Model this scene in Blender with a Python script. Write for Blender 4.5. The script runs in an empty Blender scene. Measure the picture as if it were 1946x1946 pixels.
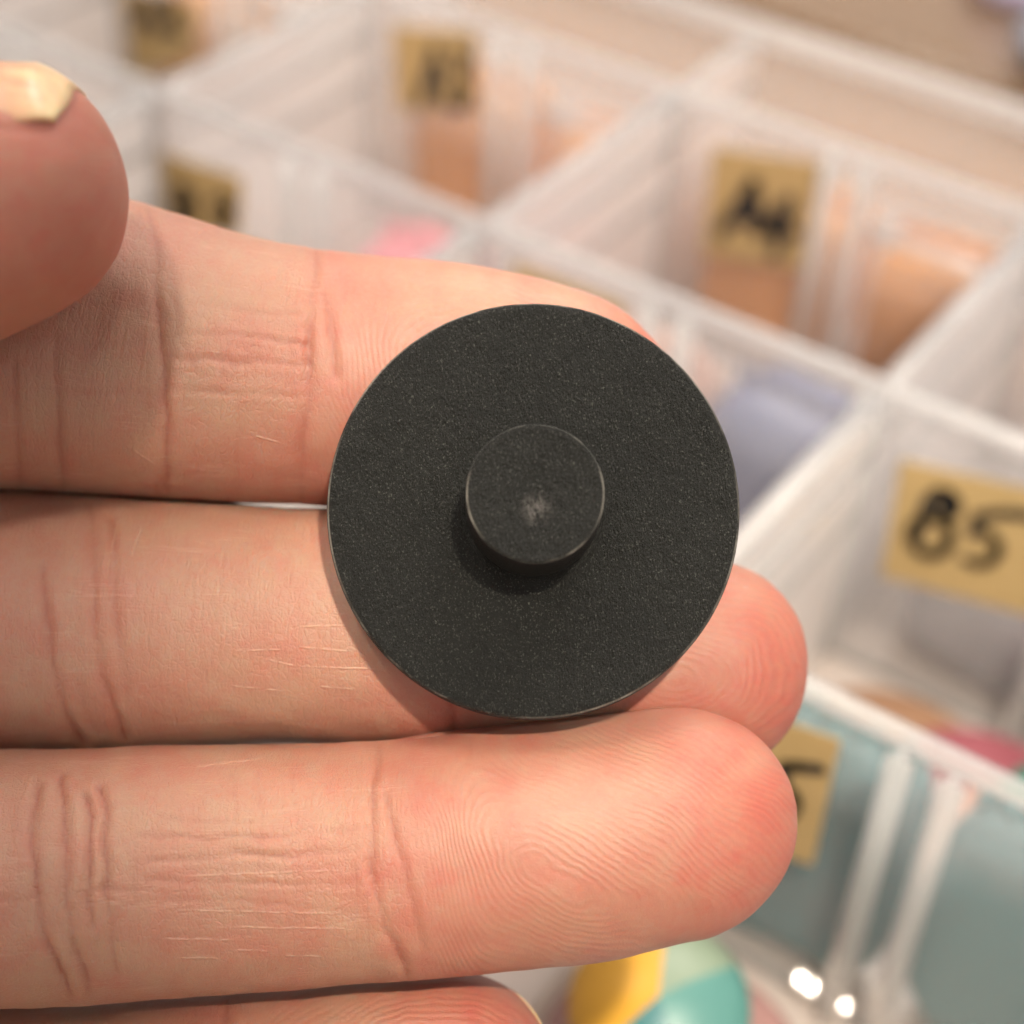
import bpy, bmesh, math, random
import numpy as np
from mathutils import Matrix, Vector
random.seed(4); rng = np.random.default_rng(4)

# ------------------------------------------------------------------ camera
P = 0.054                       # pitch of the tray's cells (m)
Q, H = 0.8665, 0.7352           # cell depth and wall height, in pitches
EUL = (0.877662, -0.052344, 0.607459)
CAMP = (5.965713, -2.048898, 2.073162)
FPX = 3400.0                    # focal length in pixels of a 1946 px wide picture
D = 0.112                       # lens to the held knob (m)
def W(x, y, z): return Vector((x*P, y*P, (z+H)*P + 0.003))   # tray units (rim z = 0, floor z = -H) -> metres
sc = bpy.context.scene
cam = bpy.data.cameras.new('camera'); camo = bpy.data.objects.new('camera', cam)
sc.collection.objects.link(camo); sc.camera = camo
camo.location = W(*CAMP); camo.rotation_mode = 'XYZ'; camo.rotation_euler = EUL
cam.sensor_width = 36; cam.lens = FPX/1946*36; cam.clip_start = 0.005; cam.clip_end = 20
cam.dof.use_dof = True; cam.dof.focus_distance = D-0.002; cam.dof.aperture_fstop = 19; cam.dof.aperture_blades = 0
from mathutils import Euler
RM = Euler(EUL, 'XYZ').to_matrix()
CL = Vector(camo.location)
HAND = Matrix.Translation(CL - RM @ Vector((0, 0, D))) @ RM.to_4x4()   # frame of the hand: x right, y up, z towards the lens
def hp(x, y, z): return HAND @ Vector((x, y, z))

# ------------------------------------------------------------------ light
w = bpy.data.worlds.new('World'); sc.world = w; w.use_nodes = True
bg = w.node_tree.nodes['Background']; bg.inputs[1].default_value = 1.0
# a room: pale lit ceiling above, dimmer floor below
_t = w.node_tree; _c = _t.nodes.new('ShaderNodeTexCoord'); _s = _t.nodes.new('ShaderNodeSeparateXYZ'); _m = _t.nodes.new('ShaderNodeMapRange'); _x = _t.nodes.new('ShaderNodeMix'); _x.data_type = 'RGBA'
_t.links.new(_c.outputs['Generated'], _s.inputs[0]); _t.links.new(_s.outputs[2], _m.inputs[0]); _m.inputs[1].default_value = -0.7; _m.inputs[2].default_value = 0.35; _m.interpolation_type = 'SMOOTHSTEP'
_t.links.new(_m.outputs[0], _x.inputs[0]); _x.inputs[6].default_value = (0.14, 0.09, 0.07, 1); _x.inputs[7].default_value = (0.93, 0.85, 0.80, 1); _t.links.new(_x.outputs[2], bg.inputs[0])
def lamp(name, kind, loc, target, energy, color, **kw):
    l = bpy.data.lights.new(name, kind); l.energy = energy; l.color = color
    for k, v in kw.items(): setattr(l, k, v)
    o = bpy.data.objects.new(name, l); sc.collection.objects.link(o)
    o.location = loc; o.rotation_euler = (loc-target).to_track_quat('Z', 'Y').to_euler()
    return o
# ceiling spot up right of the lens; its cone edge is set to stand in for a shadow across the fingers
kp = hp(0.10, 0.20, 0.50); kt = hp(0.0300, -0.006, 0)
lamp('ceiling_spot', 'SPOT', kp, kt, 21.5, (1.0, 0.86, 0.70), shadow_soft_size=0.010, spot_size=math.radians(10.5), spot_blend=0.03)
lamp('ceiling_panel', 'AREA', hp(-0.30, 0.75, 0.42), hp(0, 0, 0), 3.6, (1.0, 0.88, 0.74), shape='RECTANGLE', size=0.22, size_y=0.16)
lamp('shop_light', 'AREA', W(1.0, 17, 19), W(4.5, 1, 0), 13.0, (1.0, 0.90, 0.80), shape='RECTANGLE', size=0.6, size_y=0.4)
lamp('thumb_fill_spot', 'SPOT', hp(-0.10, 0.27, 0.50), hp(-0.0345, 0.0165, 0.014), 19.0, (1.0, 0.88, 0.74), shadow_soft_size=0.028, spot_size=math.radians(4.4), spot_blend=0.8)  # added spot without a known source, narrowed to brighten the thumb
lamp('far_fill_spot', 'SPOT', W(12.0, -7.0, 12), W(3.6, 2.9, -0.4), 26.0, (1.0, 0.90, 0.82), shadow_soft_size=0.03, spot_size=math.radians(12.8), spot_blend=0.35)  # added to brighten the far cells, cone kept clear of the hand
sc.view_settings.view_transform = 'Standard'; sc.view_settings.look = 'None'
sc.view_settings.exposure = 0.0; sc.view_settings.gamma = 1
sc.cycles.max_bounces = 8; sc.cycles.diffuse_bounces = 5; sc.cycles.glossy_bounces = 3; sc.cycles.transparent_max_bounces = 18
sc.cycles.use_adaptive_sampling = True; sc.cycles.adaptive_threshold = 0.04; sc.cycles.adaptive_min_samples = 16
sc.cycles.sample_clamp_indirect = 4.0; sc.cycles.caustics_reflective = False; sc.cycles.caustics_refractive = False

# ------------------------------------------------------------------ helpers
def tag(o, label=None, cat=None, group=None, kind=None):
    for k, v in (('label', label), ('category', cat), ('group', group), ('kind', kind)):
        if v: o[k] = v
    return o
def link(name, me, mat=None, parent=None, mw=None):
    o = bpy.data.objects.new(name, me); sc.collection.objects.link(o)
    if mat: me.materials.append(mat)
    if parent: o.parent = parent
    if mw is not None: o.matrix_world = mw
    return o
def empty(name, loc=(0, 0, 0)):
    o = bpy.data.objects.new(name, None); sc.collection.objects.link(o); o.location = loc; o.empty_display_size = 0.005
    return o
def pyd(name, v, f, smooth=False):
    me = bpy.data.meshes.new(name); me.from_pydata([tuple(a) for a in v], [], f); me.update()
    if smooth: me.shade_smooth()
    return me
class N:
    """small node-tree writer"""
    def __init__(s, name):
        s.m = bpy.data.materials.new(name); s.m.use_nodes = True; s.t = s.m.node_tree
        s.b = s.t.nodes['Principled BSDF']; s.out = s.t.nodes['Material Output']
    def n(s, typ, ins=None, **props):
        k = s.t.nodes.new(typ)
        for a, b in props.items(): setattr(k, a, b)
        for a, b in (ins or {}).items(): s.put(k.inputs[a], b)
        return k
    def put(s, sock, v):
        if isinstance(v, bpy.types.NodeSocket): s.t.links.new(v, sock)
        elif isinstance(v, bpy.types.Node): s.t.links.new(v.outputs[0], sock)
        else: sock.default_value = v
    def math(s, op, a, b=0.0, c=0.0, clamp=False):
        k = s.n('ShaderNodeMath', operation=op, use_clamp=clamp); s.put(k.inputs[0], a); s.put(k.inputs[1], b); s.put(k.inputs[2], c); return k.outputs[0]
    def mix(s, f, a, b):
        k = s.n('ShaderNodeMix', data_type='RGBA'); s.put(k.inputs[0], f); s.put(k.inputs[6], a); s.put(k.inputs[7], b); return k.outputs[2]
    def noise(s, vec, scale, detail=3.0, rough=0.5, dist=0.0):
        k = s.n('ShaderNodeTexNoise', {'Scale': scale, 'Detail': detail, 'Roughness': rough, 'Distortion': dist})
        if vec is not None: s.put(k.inputs['Vector'], vec)
        return k.outputs[0]
    def mapping(s, vec, sc_, loc=(0, 0, 0), rot=(0, 0, 0)):
        return s.n('ShaderNodeMapping', {'Vector': vec, 'Scale': sc_, 'Location': loc, 'Rotation': rot}).outputs[0]
    def attr(s, name, out='Fac'):
        return s.n('ShaderNodeAttribute', attribute_name=name).outputs[out]
    def ramp(s, v, a, b):
        k = s.n('ShaderNodeMapRange', {'Value': v, 'From Min': a, 'From Max': b}); return k.outputs[0]
    def set(s, **kw):
        for a, b in kw.items(): s.put(s.b.inputs[a.replace('_', ' ')], b)
        return s.m
def rgba(r, g, b): return (r, g, b, 1)

# ------------------------------------------------------------------ materials
def plastic_mat(name, col, vary=0.15, rough=0.4, scale=60, sss=0.0):
    k = N(name); co = k.n('ShaderNodeTexCoord').outputs['Object']
    f = k.noise(co, scale, 4); d = tuple(c*(1-vary) for c in col); l = tuple(min(1, c*(1+vary)) for c in col)
    bump = k.n('ShaderNodeBump', {'Height': k.noise(co, scale*30, 3), 'Strength': 0.2, 'Distance': 0.0002})
    return k.set(Base_Color=k.mix(f, rgba(*d), rgba(*l)), Roughness=rough, Normal=bump, Subsurface_Weight=sss, Subsurface_Scale=0.002)
def frosted(name, col, clear, rough=0.25):
    """milky translucent polypropylene: clear part, light-scattering part and a soft gloss"""
    k = N(name); co = k.n('ShaderNodeTexCoord').outputs['Object']
    f = k.ramp(k.noise(co, 45, 4), 0.3, 0.7)
    c = k.mix(f, rgba(*[v*0.93 for v in col]), rgba(*col))
    dif = k.n('ShaderNodeBsdfDiffuse', {'Color': c}); tr = k.n('ShaderNodeBsdfTranslucent', {'Color': c})
    m1 = k.n('ShaderNodeMixShader', {0: 0.66, 1: dif.outputs[0], 2: tr.outputs[0]})
    tp = k.n('ShaderNodeBsdfTransparent', {'Color': rgba(0.97, 0.97, 0.97)})
    lw = k.n('ShaderNodeLayerWeight', {'Blend': 0.45})
    fac = k.math('SUBTRACT', clear, k.math('MULTIPLY', lw.outputs['Facing'], clear*0.25))
    fac = k.math('ADD', fac, k.math('MULTIPLY', f, 0.05))
    m2 = k.n('ShaderNodeMixShader', {0: fac, 1: m1.outputs[0], 2: tp.outputs[0]})
    gl = k.n('ShaderNodeBsdfGlossy', {'Color': rgba(1, 1, 1), 'Roughness': rough})
    fr = k.math('MULTIPLY', k.n('ShaderNodeFresnel', {'IOR': 1.45}).outputs[0], k.math('SUBTRACT', 1, k.n('ShaderNodeNewGeometry').outputs['Backfacing']))
    m3 = k.n('ShaderNodeMixShader', {0: fr, 1: m2.outputs[0], 2: gl.outputs[0]})
    k.t.links.new(m3.outputs[0], k.out.inputs['Surface']); return k.m
M = {}
M['wall'] = frosted('frosted_plastic', (0.95, 0.92, 0.91), 0.81)
M['rib'] = frosted('frosted_plastic_rib', (0.92, 0.92, 0.91), 0.55)
M['divider'] = frosted('frosted_plastic_divider', (0.97, 0.94, 0.92), 0.26)
M['rim'] = frosted('frosted_plastic_thick', (0.90, 0.90, 0.90), 0.58)
M['floor'] = frosted('frosted_plastic_floor', (0.96, 0.91, 0.88), 0.06)
M['lid'] = frosted('frosted_plastic_lid', (0.52, 0.35, 0.19), 0.60)
M['orange'] = plastic_mat('orange_plastic', (0.70, 0.29, 0.05), vary=.35, scale=90)
M['pink'] = plastic_mat('pink_plastic', (0.74, 0.16, 0.22))
M['blue'] = plastic_mat('blue_plastic', (0.02, 0.055, 0.18))
M['teal'] = plastic_mat('teal_plastic', (0.012, 0.18, 0.21))
M['button_teal'] = plastic_mat('deep_teal_plastic', (0.04, 0.17, 0.18))
M['mauve'] = plastic_mat('mauve_plastic', (0.36, 0.21, 0.20))
M['light_teal'] = plastic_mat('light_teal_plastic', (0.08, 0.23, 0.21))
M['green'] = plastic_mat('pale_green_plastic', (0.20, 0.27, 0.20))
M['dark_green'] = plastic_mat('dark_green_plastic', (0.02, 0.16, 0.12))
M['yellow'] = plastic_mat('yellow_plastic', (0.56, 0.30, 0.03))
M['brown'] = plastic_mat('brown_plastic', (0.30, 0.17, 0.10))
M['grey'] = plastic_mat('grey_plastic', (0.24, 0.24, 0.27))
M['blue_grey'] = plastic_mat('blue_grey_plastic', (0.30, 0.34, 0.42))
M['lilac'] = plastic_mat('lilac_highlight_mat', (0.66, 0.62, 0.86))
M['rose'] = plastic_mat('rose_plastic', (0.26, 0.07, 0.09))
M['salmon'] = plastic_mat('salmon_plastic', (0.50, 0.27, 0.20))
M['marker'] = plastic_mat('marker_ink', (0.012, 0.012, 0.014), rough=0.5)

def make_table():
    k = N('table_top'); co = k.n('ShaderNodeTexCoord').outputs['Object']
    g = k.noise(k.mapping(co, (6, 60, 6)), 3, 5, 0.6)
    k.set(Base_Color=k.mix(g, rgba(0.43, 0.295, 0.175), rgba(0.46, 0.32, 0.195)), Roughness=0.45,
          Normal=k.n('ShaderNodeBump', {'Height': g, 'Strength': 0.1, 'Distance': 0.0005}))
    bm = bmesh.new(); bmesh.ops.create_grid(bm, x_segments=8, y_segments=8, size=1.2)
    me = bpy.data.meshes.new('table_top'); bm.to_mesh(me)
    o = link('table_top', me, k.m); o.location = (P*4.5, P*2, 0); tag(o, kind='structure')
make_table()

# ------------------------------------------------------------------ the organizer tray
tray = empty('organizer_tray', W(4, 0.6, -H))
tag(tray, 'large frosted clear plastic organizer tray divided into cells, lying on the table', 'organizer tray')
def box(name, a, b, mat, parent=tray, bev=0.0):
    """box between two tray-space corners, with a soft moulded edge"""
    A = W(*a); B = W(*b); c = (A+B)/2; s = B-A
    bm = bmesh.new(); bmesh.ops.create_cube(bm, size=1); bmesh.ops.scale(bm, vec=[abs(x) for x in s], verts=bm.verts)
    if bev: bmesh.ops.bevel(bm, geom=bm.edges[:], offset=bev, segments=2, affect='EDGES')
    me = bpy.data.meshes.new(name); bm.to_mesh(me); me.shade_smooth() if bev else None
    o = link(name, me, mat); o.location = c
    if parent: o.parent = parent; o.matrix_parent_inverse = Matrix.Translation(parent.location).inverted()
    return o
X0, X1 = 0, 8; YR = [-Q, 0, Q, 2*Q]; YF = 2.17; YN = -2*Q; A0 = 2*Q
th = 0.018
box('floor_panel', (X0, YN, -H-0.03), (X1, YF, -H), M['floor'])
# walls between rows (the labelled ones) and dividers between columns, butted end to end
for y in YR+[YN]:
    box('row_wall', (X0+th, y, -H+0.0005), (X1-th, y+th*1.4, -0.035), M['wall'])
    box('rim', (X0+th, y-0.010, -0.0345), (X1-th, y+th*1.4+0.010, 0.0), M['rim'], bev=0.0006)
    # moulded fillet where the wall meets the floor
    box('wall_foot', (X0+th, y-0.022, -H+0.0008), (X1-th, y-0.0006, -H+0.028), M['rim'], bev=0.0007)
ys = [YN]+YR+[YF]
for x in range(X0+1, X1):
    for i in range(len(ys)-1):
        a = ys[i]+th*1.4+0.0115; b = ys[i+1]-0.0235
        box('divider', (x-th, a, -H+0.0007), (x+th*.2, b, -0.026), M['divider'])
        box('divider_rim', (x-th-0.014, a, -0.0255), (x+0.018, b, -0.0006), M['rim'], bev=0.0006)
        box('moulding', (x+th*.2+0.001, a, -0.150), (x+th*.2+0.018, b, -0.120), M['rim'], bev=0.0004)
        box('moulding', (x+th*.2+0.001, a, -0.300), (x+th*.2+0.014, b, -0.275), M['rim'], bev=0.0004)
    for y in YR:      # corner post where walls cross
        box('corner_post', (x-0.055, y-0.045, -H+0.002), (x+0.020, y-0.0235, -0.003), M['rim'], bev=0.0008)
for x in range(X0, X1):
    for y in YR:
        for dx in (0.455, 0.545):
            box('rib', (x+dx-0.022, y-0.060, -H+0.001), (x+dx+0.022, y-0.0115, -0.006), M['rib'], bev=0.0009)
for x in range(X0, X1): box('ledge', (x+.575, A0-0.034, -0.205), (x+.94, A0-0.0105, -0.165), M['rim'], bev=0.0004)
box('outer_wall', (X0, YF, -H+.001), (X1, YF+0.03, -0.03), M['wall'])
box('outer_rim', (X0-.02, YF-0.03, -0.0295), (X1+.02, YF+0.075, 0.012), M['rim'], bev=0.001)
box('outer_wall', (X0-.02, YN, -H+.001), (X0+th-.001, YF-.035, -0.006), M['wall'])
box('outer_wall', (X1-th+.001, YN, -H+.001), (X1+.02, YF-.035, -0.006), M['wall'])
# the tray's lid, lying open on the table behind it
lid = empty('tray_lid', W(4, 4.2, -H)); tag(lid, 'milky plastic lid lying open on the table behind the tray', 'tray lid')
box('panel', (X0, YF+0.35, -H+0.03), (X1, YF+3.6, -H+0.06), M['lid'], lid)
box('edge', (X0, YF+0.30, -H+0.001), (X1, YF+0.345, -H+0.16), M['rim'], lid, bev=0.0008)
box('edge', (X0, YF+1.42, -H+0.0605), (X1, YF+1.50, -H+0.12), M['lid'], lid, bev=0.0008)
box('raised_panel', (X0, YF+1.5015, -H+0.0605), (X1, YF+3.5, -H+0.12), M['lid'], lid)

# ------------------------------------------------------------------ pixel helper for things standing on a tray wall
def on(px, py, axis, val):
    d = RM @ Vector(((px-973)/FPX, -(py-973)/FPX, -1.0)); c = Vector(CAMP)
    t = (val-c[axis])/d[axis]; return c+d*t

# ------------------------------------------------------------------ tape labels with marker writing
def tape_mat():
    k = N('masking_tape'); co = k.n('ShaderNodeTexCoord').outputs['Object']
    f = k.noise(k.mapping(co, (1, 1, 6)), 150, 4, 0.6)
    c = k.mix(f, rgba(0.56, 0.42, 0.20), rgba(0.66, 0.50, 0.26))
    dif = k.n('ShaderNodeBsdfDiffuse', {'Color': c}); tr = k.n('ShaderNodeBsdfTranslucent', {'Color': c})
    m1 = k.n('ShaderNodeMixShader', {0: 0.3, 1: dif.outputs[0], 2: tr.outputs[0]})
    tp = k.n('ShaderNodeBsdfTransparent', {'Color': rgba(0.95, 0.80, 0.5)})
    m2 = k.n('ShaderNodeMixShader', {0: 0.12, 1: m1.outputs[0], 2: tp.outputs[0]})
    k.t.links.new(m2.outputs[0], k.out.inputs['Surface']); return k.m
M['tape'] = tape_mat()
def ribbon(pts, r):
    """flat marker stroke with round ends in the x/z plane -> verts, faces"""
    v, f = [], []
    for (x, z), (x2, z2) in zip(pts[:-1], pts[1:]):
        a = math.atan2(z2-z, x2-x); b = len(v); n = 7
        for i in range(n): t = a+math.pi/2+math.pi*i/(n-1); v.append((x+r*math.cos(t), 0, z+r*math.sin(t)))
        for i in range(n): t = a-math.pi/2+math.pi*i/(n-1); v.append((x2+r*math.cos(t), 0, z2+r*math.sin(t)))
        f.append(list(range(b, b+2*n)))
    return v, f
def tape_label(quad, y, strokes, label, r=0.011):
    """quad: pixel corners tl, tr, br, bl on the wall's near face; strokes: pixel polylines per character"""
    c = [on(px, py, 1, y) for px, py in quad]; ctr = sum(c, Vector())/4
    t = empty('tape_label', W(ctr.x, y-0.002, ctr.z)); tag(t, label, 'tape label', 'masking tape labels on the tray walls')
    n = 8; v = []; f = []
    for k, off in ((0, -0.0030), (1, -0.0008)):
        for j in range(n+1):
            for i in range(n+1):
                p = (c[0]*(1-i/n)+c[1]*(i/n))*(1-j/n)+(c[3]*(1-i/n)+c[2]*(i/n))*(j/n)
                wob = 0.0012*math.sin(i*1.7+j*.9+c[0].x*9) if k == 0 else 0
                p = W(p.x, y+off-abs(wob), p.z)-t.location; v.append(p)
    m = n+1; s = m*m
    for j in range(n):
        for i in range(n):
            a = j*m+i; f.append((a, a+m, a+m+1, a+1)); f.append((s+a, s+a+1, s+a+m+1, s+a+m))
    edge = [i for i in range(n)]+[j*m+n for j in range(n)]+[n*m+n-i for i in range(n)]+[(n-j)*m for j in range(n)]
    for i, a in enumerate(edge): b = edge[(i+1) % len(edge)]; f.append((a, b, s+b, s+a))
    link('tape', pyd('tape', v, f), M['tape'], t)
    for ch in strokes:
        v, f = [], []
        for k, line in enumerate(ch):
            pts = []
            for px, py in line:
                q = on(px, py, 1, y); q = W(q.x, y, q.z)-t.location; pts.append((q.x, q.z))
            a, b = ribbon(pts, r*P*random.uniform(.9, 1.1)); o = len(v)
            v += [(p[0], -(0.0056+0.0003*k)*P, p[2]) for p in a]; f += [[i+o for i in g] for g in b]
        link('written_character', pyd('written_character', v, f), M['marker'], t)
    return t
def arc(cx, cy, rx, ry, a0, a1, n=9):
    return [(cx+rx*math.cos(math.radians(a0+(a1-a0)*i/(n-1))), cy+ry*math.sin(math.radians(a0+(a1-a0)*i/(n-1)))) for i in range(n)]
yb = [y for y in YR]   # near faces of row walls
A_, B_, C_ = YR[3], YR[2], YR[1]
tape_label([(232, -25), (378, 5), (372, 105), (250, 150)], A_, [
    [[(262, 55), (283, -12), (300, 58)], [(268, 30), (298, 34)]], [[(312, 0), (330, -10), (342, 5), (330, 34), (316, 56), (350, 62)]]],
    'masking tape label marked A2 at the top left corner of the photo, above the thumb', 0.016)
tape_label([(745, 48), (905, 60), (910, 208), (755, 208)], A_, [
    [[(800, 205), (830, 90), (848, 195)], [(808, 158), (846, 158)]], [[(870, 98), (892, 108), (878, 142), (900, 170), (886, 200), (858, 200)]]],
    'masking tape label marked A3 on the far wall, middle of the row of orange cells', 0.016)
tape_label([(1356, 278), (1560, 308), (1535, 512), (1336, 480)], A_, [
    [[(1372, 440), (1436, 345), (1442, 440)], [(1395, 412), (1450, 410)]], [[(1500, 380), (1462, 432), (1512, 440)], [(1505, 380), (1474, 482)]]],
    'masking tape label marked A4 above an orange packet on the far wall, upper right', 0.017)
tape_label([(306, 288), (462, 338), (455, 450), (318, 430)], B_, [
    [[(345, 352), (338, 425)], arc(345, 372, 24, 16, -90, 90), arc(343, 405, 30, 18, -90, 90)],
    [arc(425, 388, 16, 13, -160, 90), arc(423, 415, 18, 14, -90, 150)]],
    'masking tape label marked B3 half hidden behind the index finger', 0.013)
tape_label([(978, 498), (1185, 578), (1175, 740), (965, 690)], B_, [],
    'masking tape label of which only the top edge shows above the index fingertip')
tape_label([(1713, 873), (1985, 935), (1985, 1175), (1675, 1092)], B_, [
    [[(1768, 945), (1745, 1015)], arc(1795, 955, 26, 22, -160, 95), arc(1772, 1015, 37, 36, -95, 265, 14), [(1788, 948), (1812, 962)]],
    [[(1960, 976), (1905, 972), (1862, 978), (1850, 1010)], arc(1862, 1038, 38, 30, -100, 130, 10)]],
    'masking tape label marked B5 in black marker at the right edge', 0.0125)
tape_label([(1392, 1335), (1598, 1405), (1545, 1642), (1345, 1575)], C_, [
    [arc(1425, 1475, 42, 62, -60, -300, 12)],
    [[(1562, 1457), (1520, 1453), (1495, 1452), (1490, 1490)], arc(1480, 1520, 36, 30, -95, 130, 10)]],
    'masking tape label ending in a 5 beside the ring fingertip, above the teal cell', 0.0115)

from mathutils import noise as mn
# ------------------------------------------------------------------ coloured knobs lying in the cells
def lathe(prof, n, name):
    """profile [(r, z)] revolved; first and last r may be 0"""
    v, f = [], []
    for r, z in prof:
        for i in range(n): a = 2*math.pi*i/n; v.append((r*math.cos(a), r*math.sin(a), z))
    for j in range(len(prof)-1):
        for i in range(n): k = (i+1) % n; f.append((j*n+i, j*n+k, (j+1)*n+k, (j+1)*n+i))
    f.append(list(range(n))[::-1]); f.append([(len(prof)-1)*n+i for i in range(n)])
    return pyd(name, v, f, True)
small_plate = lathe([(0, -.0010), (.0122, -.0010), (.0130, -.0004), (.0130, .0006), (.0124, .0010), (0.004, .0011)], 28, 'plate')
small_stem = lathe([(.0044, .0012), (.0042, .0050), (.0038, .0055), (0.0002, .0056)], 20, 'stem')
def coloured(me, mat):
    m = me.copy(); m.materials.clear(); m.materials.append(M[mat]); return m
cache = {}
def knob(mat, x, y, z, rot, label, group):
    if mat not in cache: cache[mat] = (coloured(small_plate, mat), coloured(small_stem, mat))
    t = empty('plastic_knob', W(x, y, z)); t.rotation_euler = rot; tag(t, label, 'knob', group)
    a = bpy.data.objects.new('plate', cache[mat][0]); b = bpy.data.objects.new('stem', cache[mat][1])
    for o in (a, b): sc.collection.objects.link(o); o.parent = t
    return t
rad = math.radians
def packet(x0, x1, y0, dep, z0, z1, mat, label, group=None, seed=0):
    """soft lumpy filled packet leaning in a cell"""
    c = W((x0+x1)/2, y0+dep/2, z0); t = empty('packet', c); tag(t, label, 'packet', group)
    a_, b_, h_ = (x1-x0)*P/2, dep*P/2, (z1-z0)*P; nu, nv = 44, 26; v, f = [], []
    for j in range(nv+1):
        ph = -math.pi/2+math.pi*j/nv; cp, sp = max(1e-4, math.cos(ph)), math.sin(ph)
        for i in range(nu):
            th_ = 2*math.pi*i/nu; ct, st = math.cos(th_), math.sin(th_); e = 0.38
            q = Vector((math.copysign(abs(ct)**e, ct)*cp**.45*a_, math.copysign(abs(st)**.7, st)*cp**.6*b_, (1+math.copysign(abs(sp)**.5, sp))*h_/2))
            n_ = mn.noise(q*190+Vector((seed*7, 3, 1)))*0.0016+mn.noise(q*520+Vector((seed, 9, 4)))*0.0006
            if 0 < j < nv: q += Vector((0, st*1.0, 0.35*sp))*n_
            q.z = max(q.z, 0.0001); q.y = max(q.y, -b_); v.append(q)
    for j in range(nv):
        for i in range(nu): k = (i+1) % nu; f.append((j*nu+i, j*nu+k, (j+1)*nu+k, (j+1)*nu+i))
    f.append(list(range(nu))[::-1]); f.append([nv*nu+i for i in range(nu)])
    link('filling', pyd('filling', v, f, True), M[mat], t)
    # pinched top seam
    v2 = []; m_ = 30
    for i in range(m_+1):
        x = -a_*.82+1.64*a_*i/m_; y = 0.0006*math.sin(i*1.3+seed); zz = h_-0.001
        for dy, dz in ((-.0003, 0), (.0003, 0), (.0003, .0022+.0004*math.sin(i*2.1)), (-.0003, .0022+.0004*math.sin(i*2.1))): v2.append((x, y+dy, zz+dz))
    f2 = []
    for i in range(m_):
        for k in range(4): f2.append((i*4+k, i*4+(k+1) % 4, i*4+4+(k+1) % 4, i*4+4+k))
    f2 += [(3, 2, 1, 0), tuple(m_*4+k for k in range(4))]
    link('seam', pyd('seam', v2, f2), M[mat], t); return t
g_ = 'orange packets in the far row of cells'
packet(2.05, 2.42, A_+.035, .30, -H+.002, -.30, 'orange', 'tan orange packet behind the A2 label, top left corner', g_, 1)
packet(3.07, 3.47, A_+.035, .32, -H+.002, -.28, 'orange', 'tan orange packet directly behind the A3 label', g_, 2)
packet(3.56, 3.94, A_+.035, .28, -H+.002, -.28, 'orange', 'small tan orange packet to the right of the A3 packet', g_, 3)
packet(4.07, 4.50, A_+.035, .32, -H+.002, -.27, 'orange', 'tan orange packet directly behind the A4 label', g_, 4)
packet(4.56, 4.95, A_+.035, .30, -H+.002, -.27, 'orange', 'tan orange packet under the bright ledge at the right, beside the A4 packet', g_, 5)
knob('grey', 4.72, A_-0.32, -H+0.05, (math.pi, 0, 0), 'grey plastic knob lying flat in front of the A4 wall', 'loose knobs')
packet(4.10, 4.52, B_+.05, .30, -H+.002, -.30, 'salmon', 'salmon packet behind the frosted wall, partly hidden by the held knob', None, 6)
packet(4.55, 4.93, B_+.033, .30, -H+.002, -.25, 'blue', 'muted blue packet behind the frosted wall right of the held knob', None, 7)
packet(3.54, 3.93, B_+.033, .28, -H+.002, -.25, 'pink', 'pink packet behind the frosted wall above the index finger', None, 8)
packet(5.10, 5.90, B_+.05, .30, -H+.002, -.42, 'grey', 'grey packet in the cell behind the B5 label', None, 9)
packet(5.05, 5.50, C_+.033, .14, -H+.002, -.15, 'teal', 'teal packet behind the label ending in 5, left of the double rib', 'teal packets in the lower right cell', 10)
packet(5.53, 5.93, C_+.033, .14, -H+.002, -.16, 'teal', 'teal packet right of the double rib, lower right corner', 'teal packets in the lower right cell', 11)
for i, (x, y, m_, lb) in enumerate([(5.27, .56, 'brown', 'brown plastic knob on the cell floor just right of the middle fingertip'),
        (5.50, .54, 'rose', 'rose plastic knob lying on the floor between brown and green ones'), (5.66, .46, 'salmon', 'salmon plastic knob on the cell floor below the B5 label'),
        (5.74, .55, 'dark_green', 'dark green plastic knob at the right edge above the teal cell')]):
    knob(m_, x, y, -H+0.025+0.03*i, (math.pi+rad(3), rad(4*(i % 2)), 0), lb, 'knobs on the floor of the middle right cell')
for i, (x, y, m_, lb) in enumerate([
        (5.28, -0.26, 'mauve', 'dull mauve plastic knob just under the ring fingertip')]):
    knob(m_, x, y-0.05, -H+0.03+0.035*i, (math.pi, rad(3*i), 0), lb, None)
# round button in yellow and teal segments, bottom edge of the photo
but = empty('round_button', W(5.27, -0.39, -0.44)); tag(but, 'round domed button with yellow and teal segments lying below the ring finger', 'button')
but.rotation_euler = (rad(18), rad(4), 0)
R_ = 0.0082
for (a0, a1, mt) in ((95, 232, 'yellow'), (232, 300, 'button_teal'), (300, 400, 'light_teal'), (400, 455, 'green')):
    v, f = [], []; na, nr = 14, 6
    for j in range(nr+1):
        r = R_*j/nr; z = 0.0030*(1-(j/nr)**2)
        for i in range(na+1):
            a = rad(a0+(a1-a0)*i/na + 22); v.append((r*math.cos(a), r*math.sin(a), z))
    for i in range(na+1):
        a = rad(a0+(a1-a0)*i/na + 22); v.append((R_*math.cos(a), R_*math.sin(a), -0.0022))
    for j in range(nr+1):
        for i in range(na): f.append((j*(na+1)+i, (j+1)*(na+1)+i, (j+1)*(na+1)+i+1, j*(na+1)+i+1))
    link('segment', pyd('segment', v, f, True), M[mt], but)
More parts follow.
